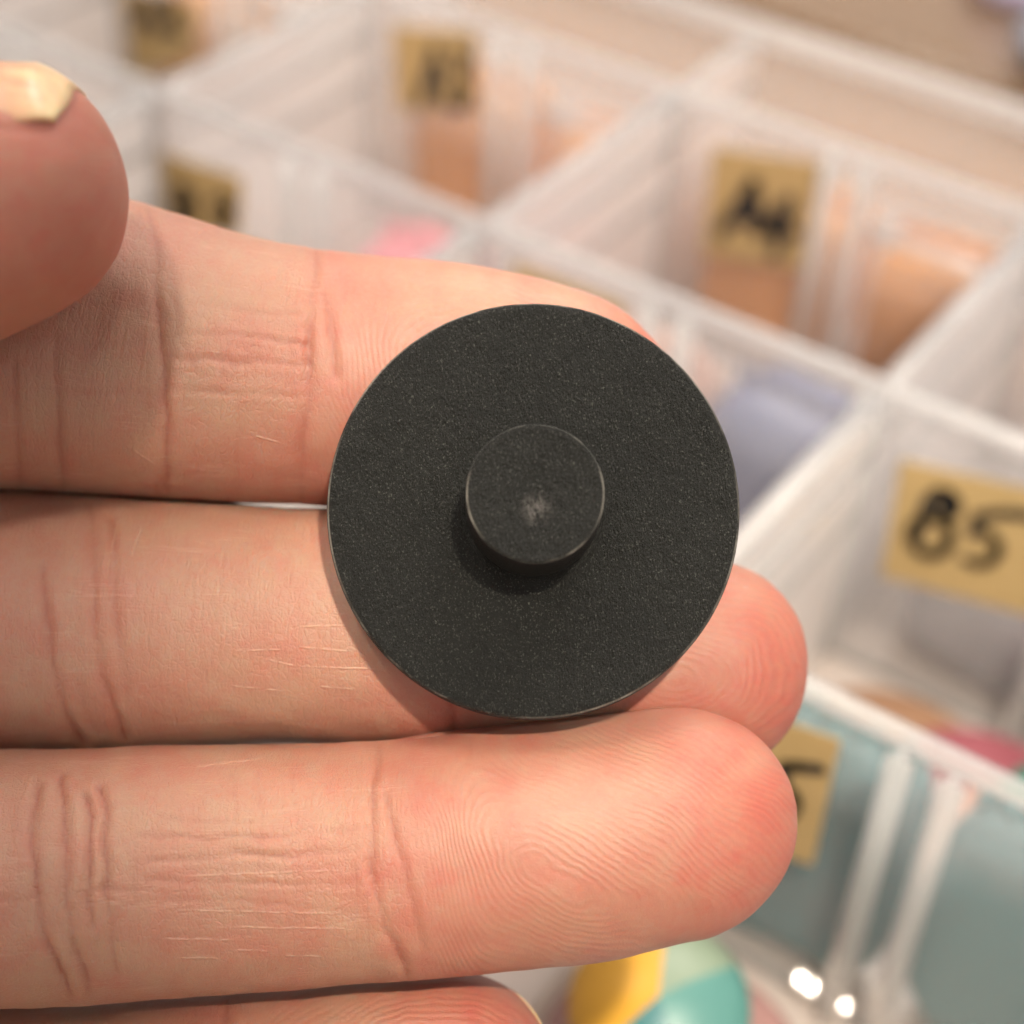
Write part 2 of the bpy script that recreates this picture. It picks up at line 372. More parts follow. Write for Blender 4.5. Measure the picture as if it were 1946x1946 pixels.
# tiny glossy domes added low on the front wall to throw glints of the ceiling spot
KP = (0.10, 0.20, 0.50)
def add_glint(px, py, rx, ry, curv):
    p = on(px, py, 1, -0.034); p = W(p.x, p.y, p.z); h = ((CL-p).normalized()+(hp(*KP)-p).normalized()).normalized()
    v = [(0, 0, 0.0004)]; f = []; n = 20; m = 6
    for j in range(1, m+1):
        for i in range(n):
            a = 2*math.pi*i/n; x, y = rx*j/m*math.cos(a), ry*j/m*math.sin(a); v.append((x, y, 0.0004-(x*x*.5+y*y)/(2*curv)))
    for i in range(n): f.append((0, 1+i, 1+(i+1) % n))
    for j in range(m-1):
        for i in range(n): a = 1+j*n+i; b = 1+j*n+(i+1) % n; f.append((a, a+n, b+n, b))
    b0 = len(v); v += [(q[0], q[1], -0.0006) for q in v[1+(m-1)*n:1+m*n]]
    for i in range(n): a = 1+(m-1)*n+i; b = 1+(m-1)*n+(i+1) % n; f.append((a, b0+i, b0+(i+1) % n, b))
    f.append([b0+i for i in range(n)][::-1])
    o = link('glint_dome', pyd('glint_dome', v, f, True), M['gloss']); q = h.to_track_quat('Z', 'X')
    o.parent = tray; o.matrix_parent_inverse = Matrix.Translation(tray.location).inverted(); o.rotation_mode = 'QUATERNION'; o.rotation_quaternion = q; o.location = p
kk = N('glossy_clear_plastic'); gco = kk.n('ShaderNodeTexCoord').outputs['Object']
M['gloss'] = kk.set(Base_Color=kk.mix(kk.noise(gco, 400, 2), rgba(.52, .50, .46), rgba(.60, .58, .54)), Roughness=0.07, Specular_IOR_Level=0.30)
add_glint(1520, 1862, .0010, .0006, 0.012); add_glint(1541, 1876, .0010, .0006, 0.012); add_glint(1604, 1912, .0007, .0007, 0.010)
# things beyond the tray, top right
o = box('storage_box', (4.20, 3.72, -H+0.1205), (5.3, 4.45, -H+0.32), M['blue_grey'], None, 0.003); tag(o, 'blurred blue grey box at the right edge of the photo, just below its top corner', 'box')
bm = bmesh.new(); bmesh.ops.create_uvsphere(bm, u_segments=24, v_segments=14, radius=0.011)  # lilac highlight put in as a solid ball
bmesh.ops.scale(bm, vec=(1, 1, .7), verts=bm.verts)
me = bpy.data.meshes.new('highlight'); bm.to_mesh(me); me.shade_smooth()
o = link('lilac_highlight', me, M['lilac']); o.location = W(3.98, 4.40, -H+0.20); tag(o, 'out of focus lilac bead at the top right corner', 'highlight')

# ------------------------------------------------------------------ the held knob
def held_mat():
    k = N('grained_black_plastic'); co = k.n('ShaderNodeTexCoord').outputs['Object']
    g = k.noise(k.mapping(co, (1.0, 0.55, 1.0)), 8000, 3, 0.7)
    g2 = k.noise(k.mapping(co, (1.0, 0.40, 1.0), rot=(0, 0, 0.25)), 2900, 4, 0.72)
    big = k.noise(co, 130, 4, 0.6)
    hgt = k.math('ADD', k.math('MULTIPLY', g, 0.8), g2)
    sp = k.ramp(k.noise(k.mapping(co, (1, .75, 1)), 9000, 2, 0.6), 0.58, 0.74)  # specular sparkle of the grain, painted in as pale specks
    c = k.mix(big, rgba(0.0030, 0.0037, 0.0031), rgba(0.0100, 0.0110, 0.0092)); c = k.mix(k.math('MULTIPLY', sp, k.math('ADD', 0.25, big)), c, rgba(0.10, 0.104, 0.092))
    # edge highlights of plate and stem, painted in as paler broken rings
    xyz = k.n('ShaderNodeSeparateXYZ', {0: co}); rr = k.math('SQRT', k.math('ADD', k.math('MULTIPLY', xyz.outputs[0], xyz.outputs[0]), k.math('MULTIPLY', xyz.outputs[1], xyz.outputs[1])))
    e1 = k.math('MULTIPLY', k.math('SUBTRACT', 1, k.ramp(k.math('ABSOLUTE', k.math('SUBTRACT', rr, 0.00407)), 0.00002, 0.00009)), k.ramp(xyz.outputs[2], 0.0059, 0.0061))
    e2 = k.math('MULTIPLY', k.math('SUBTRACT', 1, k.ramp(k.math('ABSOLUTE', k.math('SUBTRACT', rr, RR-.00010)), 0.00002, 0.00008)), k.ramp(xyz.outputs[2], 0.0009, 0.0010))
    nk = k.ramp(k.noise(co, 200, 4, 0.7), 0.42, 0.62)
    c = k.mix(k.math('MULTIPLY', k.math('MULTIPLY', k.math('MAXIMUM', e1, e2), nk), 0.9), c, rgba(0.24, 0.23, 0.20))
    # gate mark on the stem's face, its glint painted in as paler colour
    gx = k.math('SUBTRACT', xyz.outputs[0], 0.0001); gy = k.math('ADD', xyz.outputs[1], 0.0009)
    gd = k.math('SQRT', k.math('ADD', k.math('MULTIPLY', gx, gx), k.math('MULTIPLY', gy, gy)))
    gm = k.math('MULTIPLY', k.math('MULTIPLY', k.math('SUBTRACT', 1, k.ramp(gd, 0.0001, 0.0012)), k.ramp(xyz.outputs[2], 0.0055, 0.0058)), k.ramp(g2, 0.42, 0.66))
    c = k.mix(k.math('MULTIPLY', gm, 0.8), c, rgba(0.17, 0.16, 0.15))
    mot = k.ramp(k.noise(k.mapping(co, (1, .6, 1), rot=(0, 0, -.5)), 420, 5, 0.7), 0.40, 0.62)
    hgt = k.math('ADD', hgt, k.math('MULTIPLY', mot, 0.35))
    bump = k.n('ShaderNodeBump', {'Height': hgt, 'Strength': 1.0, 'Distance': 0.00046})
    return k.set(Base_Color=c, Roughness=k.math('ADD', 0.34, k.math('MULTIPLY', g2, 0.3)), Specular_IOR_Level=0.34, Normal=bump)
RR = 0.01288
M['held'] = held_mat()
knob_mw = HAND @ Matrix.Translation(((1013-973)*D/FPX, -(969-973)*D/FPX, 0.0006)) @ Matrix.Rotation(rad(-9.0), 4, 'X') @ Matrix.Diagonal((0.990, 1.011, 1.0, 1.0)) @ Matrix.Rotation(rad(0.5), 4, 'Y')
hk = bpy.data.objects.new('held_knob', None); sc.collection.objects.link(hk); hk.matrix_world = knob_mw; hk.empty_display_size = .005
tag(hk, 'round matt black plastic knob with a short central stem, held on the fingers', 'knob')
def fine_lathe(prof, n, nr, name, rough_fn=None):
    """smooth revolved solid, profile resampled finely, with slight unevenness"""
    pts = []
    for (r, z), (r2, z2) in zip(prof[:-1], prof[1:]):
        L = math.hypot(r2-r, z2-z); m = max(1, int(L/nr))
        for i in range(m): pts.append((r+(r2-r)*i/m, z+(z2-z)*i/m))
    pts.append(prof[-1]); v, f = [], []
    for j, (r, z) in enumerate(pts):
        for i in range(n):
            a = 2*math.pi*i/n; rr = r*(1+0.0006*math.sin(2*a+1)); zz = z
            if rough_fn: zz += rough_fn(rr*math.cos(a), rr*math.sin(a), r)
            v.append((rr*math.cos(a), rr*math.sin(a), zz))
    for j in range(len(pts)-1):
        for i in range(n): k = (i+1) % n; f.append((j*n+i, j*n+k, (j+1)*n+k, (j+1)*n+i))
    f.append(list(range(n))[::-1]); f.append([(len(pts)-1)*n+i for i in range(n)])
    return pyd(name, v, f, True)
from mathutils import noise as mn
def plate_rough(x, y, r): return 0.00006*mn.noise(Vector((x, y, 0))*420)+0.00003*mn.noise(Vector((x, y, 3))*1200) if r < .0128 else 0
RR = 0.01288
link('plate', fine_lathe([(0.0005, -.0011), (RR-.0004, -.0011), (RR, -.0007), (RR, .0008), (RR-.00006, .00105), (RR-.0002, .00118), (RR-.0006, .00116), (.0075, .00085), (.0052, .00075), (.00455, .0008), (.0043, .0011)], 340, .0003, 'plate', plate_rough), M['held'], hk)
def stem_rough(x, y, r):
    if r > 0.0039: return 0
    d = math.hypot(x+.0001, y+.0009)
    return 0.00006*mn.noise(Vector((x, y, 0))*700)+0.00012*mn.noise(Vector((x, y, 9))*2200)*math.exp(-(d/.0009)**2) - 0.00016*math.exp(-((r)/.0022)**2)
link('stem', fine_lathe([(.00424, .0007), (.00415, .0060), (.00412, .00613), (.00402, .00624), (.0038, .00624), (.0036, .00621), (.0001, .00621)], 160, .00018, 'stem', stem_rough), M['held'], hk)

# ------------------------------------------------------------------ the hand
def cr(p, t):
    """Catmull-Rom through rows of p at parameters t (0..n-1)"""
    p = np.asarray(p, float); n = len(p); e = np.vstack([2*p[0]-p[1], p, 2*p[-1]-p[-2]])
    i = np.clip(np.floor(t).astype(int), 0, n-2); u = (t-i)[:, None]
    a, b, c, d = e[i], e[i+1], e[i+2], e[i+3]
    return .5*((2*b)+(c-a)*u+(2*a-5*b+4*c-d)*u*u+(3*b-a-3*c+d)*u**3)
def sweep(ctrl, Lc, n_exp, nu, nv, squash=2.15, tipdense=True):
    """ctrl rows: px, py, z(mm), half width px, half thickness mm; returns dict of arrays; last row is the tip"""
    ctrl = np.array(ctrl, float)
    s = D*1000
    xyz = np.stack([(ctrl[:, 0]-973)*(s-ctrl[:, 2])/FPX, -(ctrl[:, 1]-973)*(s-ctrl[:, 2])/FPX, ctrl[:, 2]], 1)
    hw = ctrl[:, 3]*(s-ctrl[:, 2])/FPX
    full = np.column_stack([xyz, hw, ctrl[:, 4]])
    t = np.linspace(0, len(full)-1, 1500); c = cr(full, t)
    L = np.concatenate([[0], np.cumsum(np.linalg.norm(np.diff(c[:, :3], axis=0), axis=1))]); T = L[-1]
    Lm = Lc*s/FPX
    m = int(nu*0.72); body = np.linspace(0, T-Lm, m, endpoint=False)
    ang = np.linspace(0, math.pi/2, nu-m+1)[:-1]; capp = T-Lm+Lm*np.sin(ang)
    U = np.concatenate([body, capp, [T-0.00001]])
    C = np.stack([np.interp(U, L, c[:, k]) for k in range(5)], 1)
    dT = T-U; a = np.clip((Lm-dT)/Lm, 0, 1); cap = (1-a**n_exp)**(1/n_exp); cap[-1] = max(cap[-1], 1e-3)
    Tn = np.gradient(C[:, :3], axis=0); Tn /= np.linalg.norm(Tn, axis=1)[:, None]
    B = np.stack([-Tn[:, 1], Tn[:, 0], 0*Tn[:, 0]], 1); B /= np.linalg.norm(B, axis=1)[:, None]
    Nn = np.cross(Tn, B); Nn *= np.sign(Nn[:, 2:3])
    th_ = np.linspace(0, 2*math.pi, nv, endpoint=False)
    # more vertices on the side the lens sees
    th_ = th_ - 0.30*np.sin(2*(th_-math.pi/2))*0.0 + 0.0
    cs, sn = np.cos(th_), np.sin(th_); e = 2/squash
    cs2 = np.sign(cs)*np.abs(cs)**e; sn2 = np.sign(sn)*np.abs(sn)**e
    hw_, ht_ = C[:, 3]*cap, C[:, 4]*cap
    pos = C[:, None, :3]+B[:, None]*(hw_[:, None]*cs2[None])[..., None]+Nn[:, None]*(ht_[:, None]*sn2[None])[..., None]
    return dict(pos=pos, U=U, T=T, th=th_, cap=cap, C=C, B=B, N=Nn, hw=hw_, ht=ht_, nu=len(U), nv=nv)
def px_of(p):
    s = D*1000; return np.stack([973+FPX*p[..., 0]/(s-p[..., 2]), 973-FPX*p[..., 1]/(s-p[..., 2])], -1)
def seg_dist(P2, line):
    best = np.full(P2.shape[:-1], 1e9)
    for a, b in zip(line[:-1], line[1:]):
        a = np.array(a, float); b = np.array(b, float); ab = b-a
        t = np.clip(((P2-a)@ab)/(ab@ab), 0, 1); d = np.linalg.norm(P2-(a+t[..., None]*ab), axis=-1)
        best = np.minimum(best, d)
    return best
class G:  # tiled value noise for relief, vectorised
    def __init__(s, seed): r = np.random.default_rng(seed); s.g = r.random((256, 256))*2-1
    def __call__(s, x, y):
        xi = np.floor(x).astype(int); yi = np.floor(y).astype(int); fx = x-xi; fy = y-yi
        fx = fx*fx*(3-2*fx); fy = fy*fy*(3-2*fy); g = s.g
        a, b = g[xi % 256, yi % 256], g[(xi+1) % 256, yi % 256]; c, d = g[xi % 256, (yi+1) % 256], g[(xi+1) % 256, (yi+1) % 256]
        return (a*(1-fx)+b*fx)*(1-fy)+(c*(1-fx)+d*fx)*fy
g1, g2, g3 = G(1), G(2), G(3)

FING = {
 'index': dict(ctrl=[(-1150, 640, -14, 300, 9.5), (-700, 610, -11, 300, 9.5), (-200, 632, -9, 292, 9.2), (100, 650, -8.6, 285, 8.8), (215, 662, -8.6, 282, 8.5), (430, 699, -8.6, 256, 8.2), (620, 720, -8.6, 240, 7.8), (860, 742, -8.6, 242, 7.8), (1040, 772, -8.8, 227, 7.4), (1165, 812, -9.2, 206, 6.8), (1285, 856, -9.6, 194, 6.4)], Lc=240, n=2.1,
   creases=[([(285, 400), (300, 560), (312, 700), (318, 930)], 9, .30), ([(330, 560), (350, 640), (372, 700)], 6, .10), ([(600, 470), (592, 600), (582, 780), (572, 960)], 9, .34), ([(615, 560), (632, 640), (640, 720)], 8, .22), ([(105, 640), (110, 800), (118, 930)], 10, .22), ([(30, 700), (40, 930)], 10, .2), ([(455, 760), (450, 860), (462, 950)], 8, .08),
     ([(360, 575), (450, 585), (570, 600)], 5, .11), ([(360, 635), (460, 640), (585, 655)], 5, .15), ([(320, 678), (450, 688), (590, 698)], 5.5, .18), ([(320, 735), (450, 745), (585, 752)], 5, .12), ([(120, 650), (200, 655), (300, 648)], 6, .1), ([(150, 745), (230, 748), (300, 752)], 5, .1)],
   pad=(900, 720, 1.5, -0.1, 620)),
 'middle': dict(ctrl=[(-1150, 1150, -14, 290, 9.5), (-700, 1150, -12, 272, 9.5), (-200, 1172, -10.5, 258, 9.0), (0, 1180, -10.2, 252, 8.8), (250, 1186, -9.6, 244, 8.2), (500, 1187, -8.8, 226, 7.8), (700, 1192, -8.4, 223, 7.8), (900, 1205, -8.4, 224, 7.7), (1100, 1232, -9, 218, 7.3), (1300, 1262, -9.4, 205, 6.8), (1527, 1292, -10, 190, 6.2)], Lc=190, n=2.1,
   creases=[([(85, 1080), (90, 1200), (110, 1320), (150, 1410)], 9, .32), ([(172, 960), (178, 1120), (192, 1290), (235, 1400)], 9, .34), ([(214, 990), (222, 1150), (235, 1260), (240, 1330)], 8, .34), ([(150, 1300), (178, 1390)], 6, .15), ([(862, 1330), (870, 1420)], 9, .3), ([(320, 1010), (318, 1160)], 4, .05), ([(358, 1010), (356, 1100)], 4, .05),
     ([(475, 1020), (470, 1130)], 4, .05), ([(546, 1010), (545, 1160)], 4, .06)],
   pad=(1290, 1290, 1.5, 0.1, 1180)),
 'ring': dict(ctrl=[(-1150, 1700, -10, 270, 9.0), (-700, 1680, -6, 258, 8.8), (-200, 1670, -3, 246, 8.4), (0, 1666, -2.2, 241, 8.0), (166, 1663, -2, 239, 7.8), (331, 1654, -2, 235, 7.6), (538, 1643, -2, 229, 7.4), (690, 1635, -2, 224, 7.2), (811, 1627, -2, 226, 7.4), (1011, 1604, -2, 229, 7.6), (1145, 1587, -2.2, 227, 7.4), (1278, 1567, -2.5, 221, 7.0), (1400, 1553, -2.8, 216, 6.6), (1511, 1545, -3, 214, 6.4)], Lc=240, n=2.05,
   creases=[([(68, 1500), (62, 1580), (66, 1690), (92, 1800), (130, 1890)], 9, .28), ([(118, 1480), (124, 1600), (125, 1700), (140, 1790), (165, 1880)], 9, .30), ([(168, 1520), (172, 1610), (170, 1720), (172, 1760)], 8, .3), ([(196, 1500), (200, 1590), (208, 1680), (212, 1780), (226, 1850)], 8, .34),
     ([(722, 1420), (708, 1500), (702, 1570), (712, 1680), (735, 1770), (770, 1850)], 9, .36), ([(735, 1500), (752, 1580), (765, 1650), (785, 1720), (800, 1800)], 8, .26), ([(893, 1500), (905, 1560), (915, 1610)], 4, .08), ([(885, 1395), (893, 1450)], 5, .1),
     ([(270, 1592), (400, 1592), (560, 1588), (690, 1575)], 5, .14), ([(280, 1640), (450, 1622), (560, 1625), (700, 1612)], 5.5, .18), ([(270, 1675), (450, 1680), (690, 1678)], 5, .14), ([(300, 1555), (480, 1560)], 4, .07), ([(180, 1690), (290, 1690)], 5, .1),
     ([(441, 1470), (446, 1560), (442, 1660)], 4, .06), ([(493, 1470), (496, 1560), (492, 1650)], 4, .07), ([(556, 1465), (560, 1570)], 4, .06), ([(0, 1712), (70, 1702)], 5, .12), ([(320, 1715), (500, 1716), (690, 1735)], 4, .08), ([(330, 1780), (480, 1778)], 4, .06)],
   pad=(1060, 1665, 2.3, -0.40, 820)),
 'little': dict(ctrl=[(-1150, 2200, -10, 240, 8.2), (-700, 2150, -8, 228, 8.0), (-200, 2118, -6, 214, 7.4), (0, 2108, -5.5, 208, 7.0), (300, 2088, -5, 200, 6.6), (538, 2072, -5, 198, 6.5), (700, 2058, -5, 200, 6.5), (850, 2050, -5, 198, 6.4), (1052, 2040, -5.3, 190, 6.0)], Lc=200, n=2.05,
   creases=[([(440, 1870), (430, 2000), (450, 2200)], 9, .26)], pad=(800, 2080, 1.4, 0.2, 480)),
 'thumb': dict(ctrl=[(-1500, 1650, -8, 420, 13), (-1000, 1120, -2, 350, 12), (-600, 700, 6, 295, 11), (-300, 490, 9, 268, 10), (-100, 408, 10, 248, 9.4), (60, 346, 10, 234, 9.0), (150, 314, 10, 228, 8.8), (223, 292, 10, 224, 8.8)], Lc=225, n=2.25,
   creases=[([(-150, 262), (0, 246), (60, 248), (112, 246)], 9, .14)], pad=(120, 480, 1.3, 0.2, 30)),
}
RES = {'index': (560, 300), 'middle': (580, 290), 'ring': (620, 300), 'little': (420, 180), 'thumb': (300, 260)}
V, F, att = [], [], {k: [] for k in ('redness', 'crease', 'ridge_phase', 'ridge_amp', 'fold')}; UVW = []; sweeps = {}; off = 0
def add_grid(pos, closed_tip=True):
    global off
    nu, nv = pos.shape[:2]; idx = np.arange(nu*nv).reshape(nu, nv)+off; nx = np.roll(idx, -1, axis=1)
    q = np.stack([idx[:-1], nx[:-1], nx[1:], idx[1:]], -1).reshape(-1, 4)
    V.append(pos.reshape(-1, 3)); F.append(q); off += nu*nv
for fi, (name, fd) in enumerate(FING.items()):
    nu, nv = RES[name]; S = sweep(fd['ctrl'], fd['Lc'], fd['n'], nu, nv); pos = S['pos']; sweeps[name] = S
    px = px_of(pos); front = np.clip(np.sin(S['th']), 0, 1)[None]*np.ones((S['nu'], 1)); f1 = np.clip(front*2.2, 0, 1)
    nrm = S['B'][:, None]*np.cos(S['th'])[None, :, None]+S['N'][:, None]*np.sin(S['th'])[None, :, None]
    dT = (S['T']-S['U'])[:, None]*np.ones((1, S['nv'])); arcv = S['th'][None]*8.0
    disp = 0.10*g1(S['U'][:, None]*.22+fi*17, arcv*.22+3)+0.035*g2(S['U'][:, None]*.7+fi*31, arcv*.7)
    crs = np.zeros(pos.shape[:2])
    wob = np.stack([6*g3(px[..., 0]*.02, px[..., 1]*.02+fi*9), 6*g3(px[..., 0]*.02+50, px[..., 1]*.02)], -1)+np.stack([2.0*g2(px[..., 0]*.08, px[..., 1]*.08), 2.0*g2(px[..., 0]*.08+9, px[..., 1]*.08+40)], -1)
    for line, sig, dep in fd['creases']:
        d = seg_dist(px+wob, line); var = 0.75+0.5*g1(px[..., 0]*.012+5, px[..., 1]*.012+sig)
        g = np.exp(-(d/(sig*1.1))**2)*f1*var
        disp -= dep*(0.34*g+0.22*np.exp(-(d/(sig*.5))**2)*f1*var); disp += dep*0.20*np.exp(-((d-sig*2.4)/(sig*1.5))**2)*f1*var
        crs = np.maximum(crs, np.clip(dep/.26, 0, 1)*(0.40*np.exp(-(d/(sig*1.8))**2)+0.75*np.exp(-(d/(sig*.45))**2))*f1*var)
    # flesh swells between the folds on the palm side
    x0, y0, el, rot, xs = fd['pad']
    dx = px[..., 0]-x0; dy = px[..., 1]-y0
    if name != 'thumb':
        padm = 1/(1+np.exp(-(px[..., 0]-xs)/22.))
    else: padm = np.ones(px.shape[:2])*0.6
    c_, s_ = math.cos(rot), math.sin(rot); ex = (dx*c_-dy*s_)/el; ey = dx*s_+dy*c_
    rr = np.sqrt(ex**2+ey**2+900)
    ph = (rr+13*g1(px[..., 0]*.011+fi*7, px[..., 1]*.011)+3*g2(px[..., 0]*.04, px[..., 1]*.04))/11.6
    left = 1/(1+np.exp((dx+170)/45.))             # towards the joint the ridges straighten across the finger
    ph = ph*(1-left)+((-dx+0.25*dy+18*g1(px[..., 0]*.012, px[..., 1]*.012+9))/11.5)*left if name in ('ring', 'index', 'middle') else ph
    amp = padm*np.clip(front*1.6, 0, 1)*(0.45+0.75*np.clip(g1(px[..., 0]*.008+fi*3, px[..., 1]*.008)*.9+.55, 0, 1))
    pos = pos+nrm*disp[..., None]
    tipr = np.exp(-(dT/9.0)**2)
    red = 0.22+0.62*tipr+0.30*np.exp(-((dT-23)/4.5)**2)+0.20*g1(px[..., 0]*.009+fi*5, px[..., 1]*.009)+0.14*g2(px[..., 0]*.03, px[..., 1]*.03)
    if name == 'thumb': red = red*0.6+0.22
    add_grid(pos)
    att['redness'].append(np.clip(red, 0, 1).ravel()); att['crease'].append(crs.ravel())
    att['ridge_phase'].append(ph.ravel()); att['ridge_amp'].append(amp.ravel()); att['fold'].append((1-padm).ravel())
    UVW.append(np.stack([S['U'][:, None]*np.ones((1, S['nv']))+fi*40, arcv*np.ones((S['nu'], 1)), np.full(px.shape[:2], fi*11.0)], -1).reshape(-1, 3))
# palm, wrist side out of the picture
Sp = sweep([(-2900, 1500, -16, 620, 19), (-2200, 1450, -14, 850, 18), (-1600, 1380, -14, 1010, 16), (-1100, 1400, -13, 1060, 13), (-760, 1420, -13, 1010, 10.5)], 330, 2.6, 90, 120, 2.3)
add_grid(Sp['pos']); n_ = Sp['nu']*Sp['nv']
for k, val in (('redness', .3), ('crease', 0), ('ridge_phase', 0), ('ridge_amp', 0), ('fold', 1)): att[k].append(np.full(n_, float(val)))
UVW.append(Sp['pos'].reshape(-1, 3))
V = np.concatenate(V)*0.001; F = np.concatenate(F)
me = bpy.data.meshes.new('hand'); me.vertices.add(len(V)); me.vertices.foreach_set('co', V.astype(np.float32).ravel())
me.loops.add(F.size); me.loops.foreach_set('vertex_index', F.astype(np.int32).ravel())
me.polygons.add(len(F)); me.polygons.foreach_set('loop_start', np.arange(0, F.size, 4, dtype=np.int32)); me.polygons.foreach_set('loop_total', np.full(len(F), 4, np.int32))
me.update(calc_edges=True); me.shade_smooth()
for k, a in att.items(): me.attributes.new(k, 'FLOAT', 'POINT').data.foreach_set('value', np.concatenate(a).astype(np.float32))
me.attributes.new('skin_pos', 'FLOAT_VECTOR', 'POINT').data.foreach_set('vector', np.concatenate(UVW).astype(np.float32).ravel())

DRY = [(331, 1712, 671, 1723), (418, 1747, 675, 1752), (310, 1767, 468, 1773), (451, 1793, 522, 1796), (344, 1807, 430, 1810), (542, 1807, 621, 1810),
       (323, 1466, 505, 1449), (360, 1650, 662, 1640), (550, 1199, 648, 1196), (424, 1246, 527, 1244), (554, 1238, 656, 1248), (487, 1263, 550, 1277), (550, 1277, 711, 1283),
       (409, 1317, 523, 1328), (582, 1318, 664, 1324), (175, 990, 169, 1112), (226, 998, 212, 1065), (460, 820, 532, 842), (203, 838, 262, 880)]
def skin_mat():
    k = N('skin'); sp = k.attr('skin_pos', 'Vector'); red = k.attr('redness'); cre = k.attr('crease'); ph = k.attr('ridge_phase'); am = k.attr('ridge_amp'); fo = k.attr('fold')
    blot = k.noise(sp, 0.45, 4, 0.6); fine = k.noise(sp, 2.4, 4, 0.65)
    r = k.math('ADD', red, k.math('MULTIPLY', k.math('SUBTRACT', blot, 0.5), 0.75)); r = k.math('ADD', r, k.math('MULTIPLY', k.math('SUBTRACT', fine, 0.5), 0.6), clamp=True)
    c = k.mix(r, rgba(0.342, 0.195, 0.132), rgba(0.342, 0.098, 0.072))
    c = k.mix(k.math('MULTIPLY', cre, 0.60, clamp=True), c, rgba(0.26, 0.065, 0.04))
    # ridges of the fingertip
    rid = k.math('SINE', k.math('MULTIPLY', ph, 2*math.pi))
    brk = k.ramp(k.noise(sp, 3.0, 3, 0.6), 0.30, 0.62)
    rid = k.math('MULTIPLY', k.math('MULTIPLY', rid, am), brk)
    # fine lengthwise wrinkles and short dry lines on the inner phalanges
    lv = k.noise(k.mapping(sp, (0.10, 2.2, 1)), 1.0, 3, 0.55, 0.3)
    lw = k.math('ABSOLUTE', k.math('SUBTRACT', lv, 0.5)); lw = k.math('SUBTRACT', 1, k.ramp(lw, 0.0, 0.022))
    lmask = k.ramp(k.noise(k.mapping(sp, (0.22, 0.5, 1), (7, 3, 1)), 1.0, 2), 0.52, 0.66)
    dry = k.math('MULTIPLY', k.math('MULTIPLY', lw, lmask), fo)
    tv = k.noise(k.mapping(sp, (2.6, 0.22, 1)), 1.0, 3, 0.6, 0.4)          # crosswise skin grain
    cell = k.n('ShaderNodeTexVoronoi', {'Vector': k.mapping(sp, (2.6, 1.5, 1)), 'Scale': 1.0}, feature='DISTANCE_TO_EDGE').outputs[0]
    cell = k.ramp(cell, 0.0, 0.12)
    cell2 = k.n('ShaderNodeTexVoronoi', {'Vector': k.mapping(sp, (4.6, 3.4, 1)), 'Scale': 1.0}, feature='DISTANCE_TO_EDGE').outputs[0]
    cell2 = k.ramp(cell2, 0.0, 0.15)
    micro = k.noise(sp, 9.0, 3, 0.6)
    c = k.mix(k.math('MULTIPLY', dry, 0.10), c, rgba(0.93, 0.66, 0.50))
    c = k.mix(k.math('MULTIPLY', k.math('SUBTRACT', 1, k.ramp(rid, -0.9, 0.6)), k.math('MULTIPLY', am, 0.10)), c, rgba(0.62, 0.18, 0.11))
    # single dry lines across the inner phalanges, in the hand's own plane
    ob = k.n('ShaderNodeSeparateXYZ', {0: k.n('ShaderNodeTexCoord').outputs['Object']}); ox, oy = ob.outputs[0], ob.outputs[1]
    wv = k.math('MULTIPLY', k.math('SUBTRACT', k.noise(sp, 0.7, 3), 0.5), 0.00016); brk2 = k.ramp(k.noise(sp, 1.7, 3), 0.35, 0.6)
    total = None
    for (ax_, ay_, bx_, by_) in DRY:
        e = 0.0001; f_ = 0.109/FPX; ax_, bx_ = (ax_-973)*f_, (bx_-973)*f_; ay_, by_ = -(ay_-973)*f_, -(by_-973)*f_
        L_ = math.hypot(bx_-ax_, by_-ay_); ux, uy = (bx_-ax_)/L_, (by_-ay_)/L_
        al = k.math('ADD', k.math('MULTIPLY', ox, ux), k.math('MULTIPLY_ADD', oy, uy, -(ax_*ux+ay_*uy)))
        ac = k.math('ADD', k.math('MULTIPLY', ox, -uy), k.math('MULTIPLY_ADD', oy, ux, (ax_*uy-ay_*ux)))
        ac = k.math('ABSOLUTE', k.math('ADD', ac, wv))
        g_ = k.n('ShaderNodeMapRange', {'Value': ac, 'From Min': 0.00002, 'From Max': 0.000085, 'To Min': 1.0, 'To Max': 0.0}).outputs[0]
        md = k.math('ABSOLUTE', k.math('SUBTRACT', al, L_/2)); g2_ = k.n('ShaderNodeMapRange', {'Value': md, 'From Min': L_*.32, 'From Max': L_*.5, 'To Min': 1.0, 'To Max': 0.0}).outputs[0]
        g_ = k.math('MULTIPLY', g_, g2_); total = g_ if total is None else k.math('MAXIMUM', total, g_)
    total = k.math('MULTIPLY', total, k.math('MULTIPLY', fo, brk2))
    c = k.mix(k.math('MULTIPLY', total, 0.28), c, rgba(0.60, 0.40, 0.29))
    hgt = k.math('MULTIPLY', rid, 0.27)
    hgt = k.math('ADD', hgt, k.math('MULTIPLY', total, 0.8))
    hgt = k.math('ADD', hgt, k.math('MULTIPLY', k.math('MULTIPLY', cell, fo), 0.30))
    hgt = k.math('ADD', hgt, k.math('MULTIPLY', k.math('MULTIPLY', cell2, fo), 0.22))
    hgt = k.math('ADD', hgt, k.math('MULTIPLY', k.math('MULTIPLY', tv, fo), 1.1))
    hgt = k.math('ADD', hgt, k.math('MULTIPLY', dry, 0.2))
    hgt = k.math('ADD', hgt, k.math('MULTIPLY', micro, 0.55))
    bump = k.n('ShaderNodeBump', {'Height': hgt, 'Strength': 0.75, 'Distance': 0.00008})
    rough = k.math('ADD', 0.36, k.math('MULTIPLY', micro, 0.22))
    k.b.subsurface_method = 'RANDOM_WALK'
    k.set(Base_Color=c, Roughness=rough, Specular_IOR_Level=0.5, Normal=bump, Subsurface_Weight=0.8, Subsurface_Scale=0.0007)
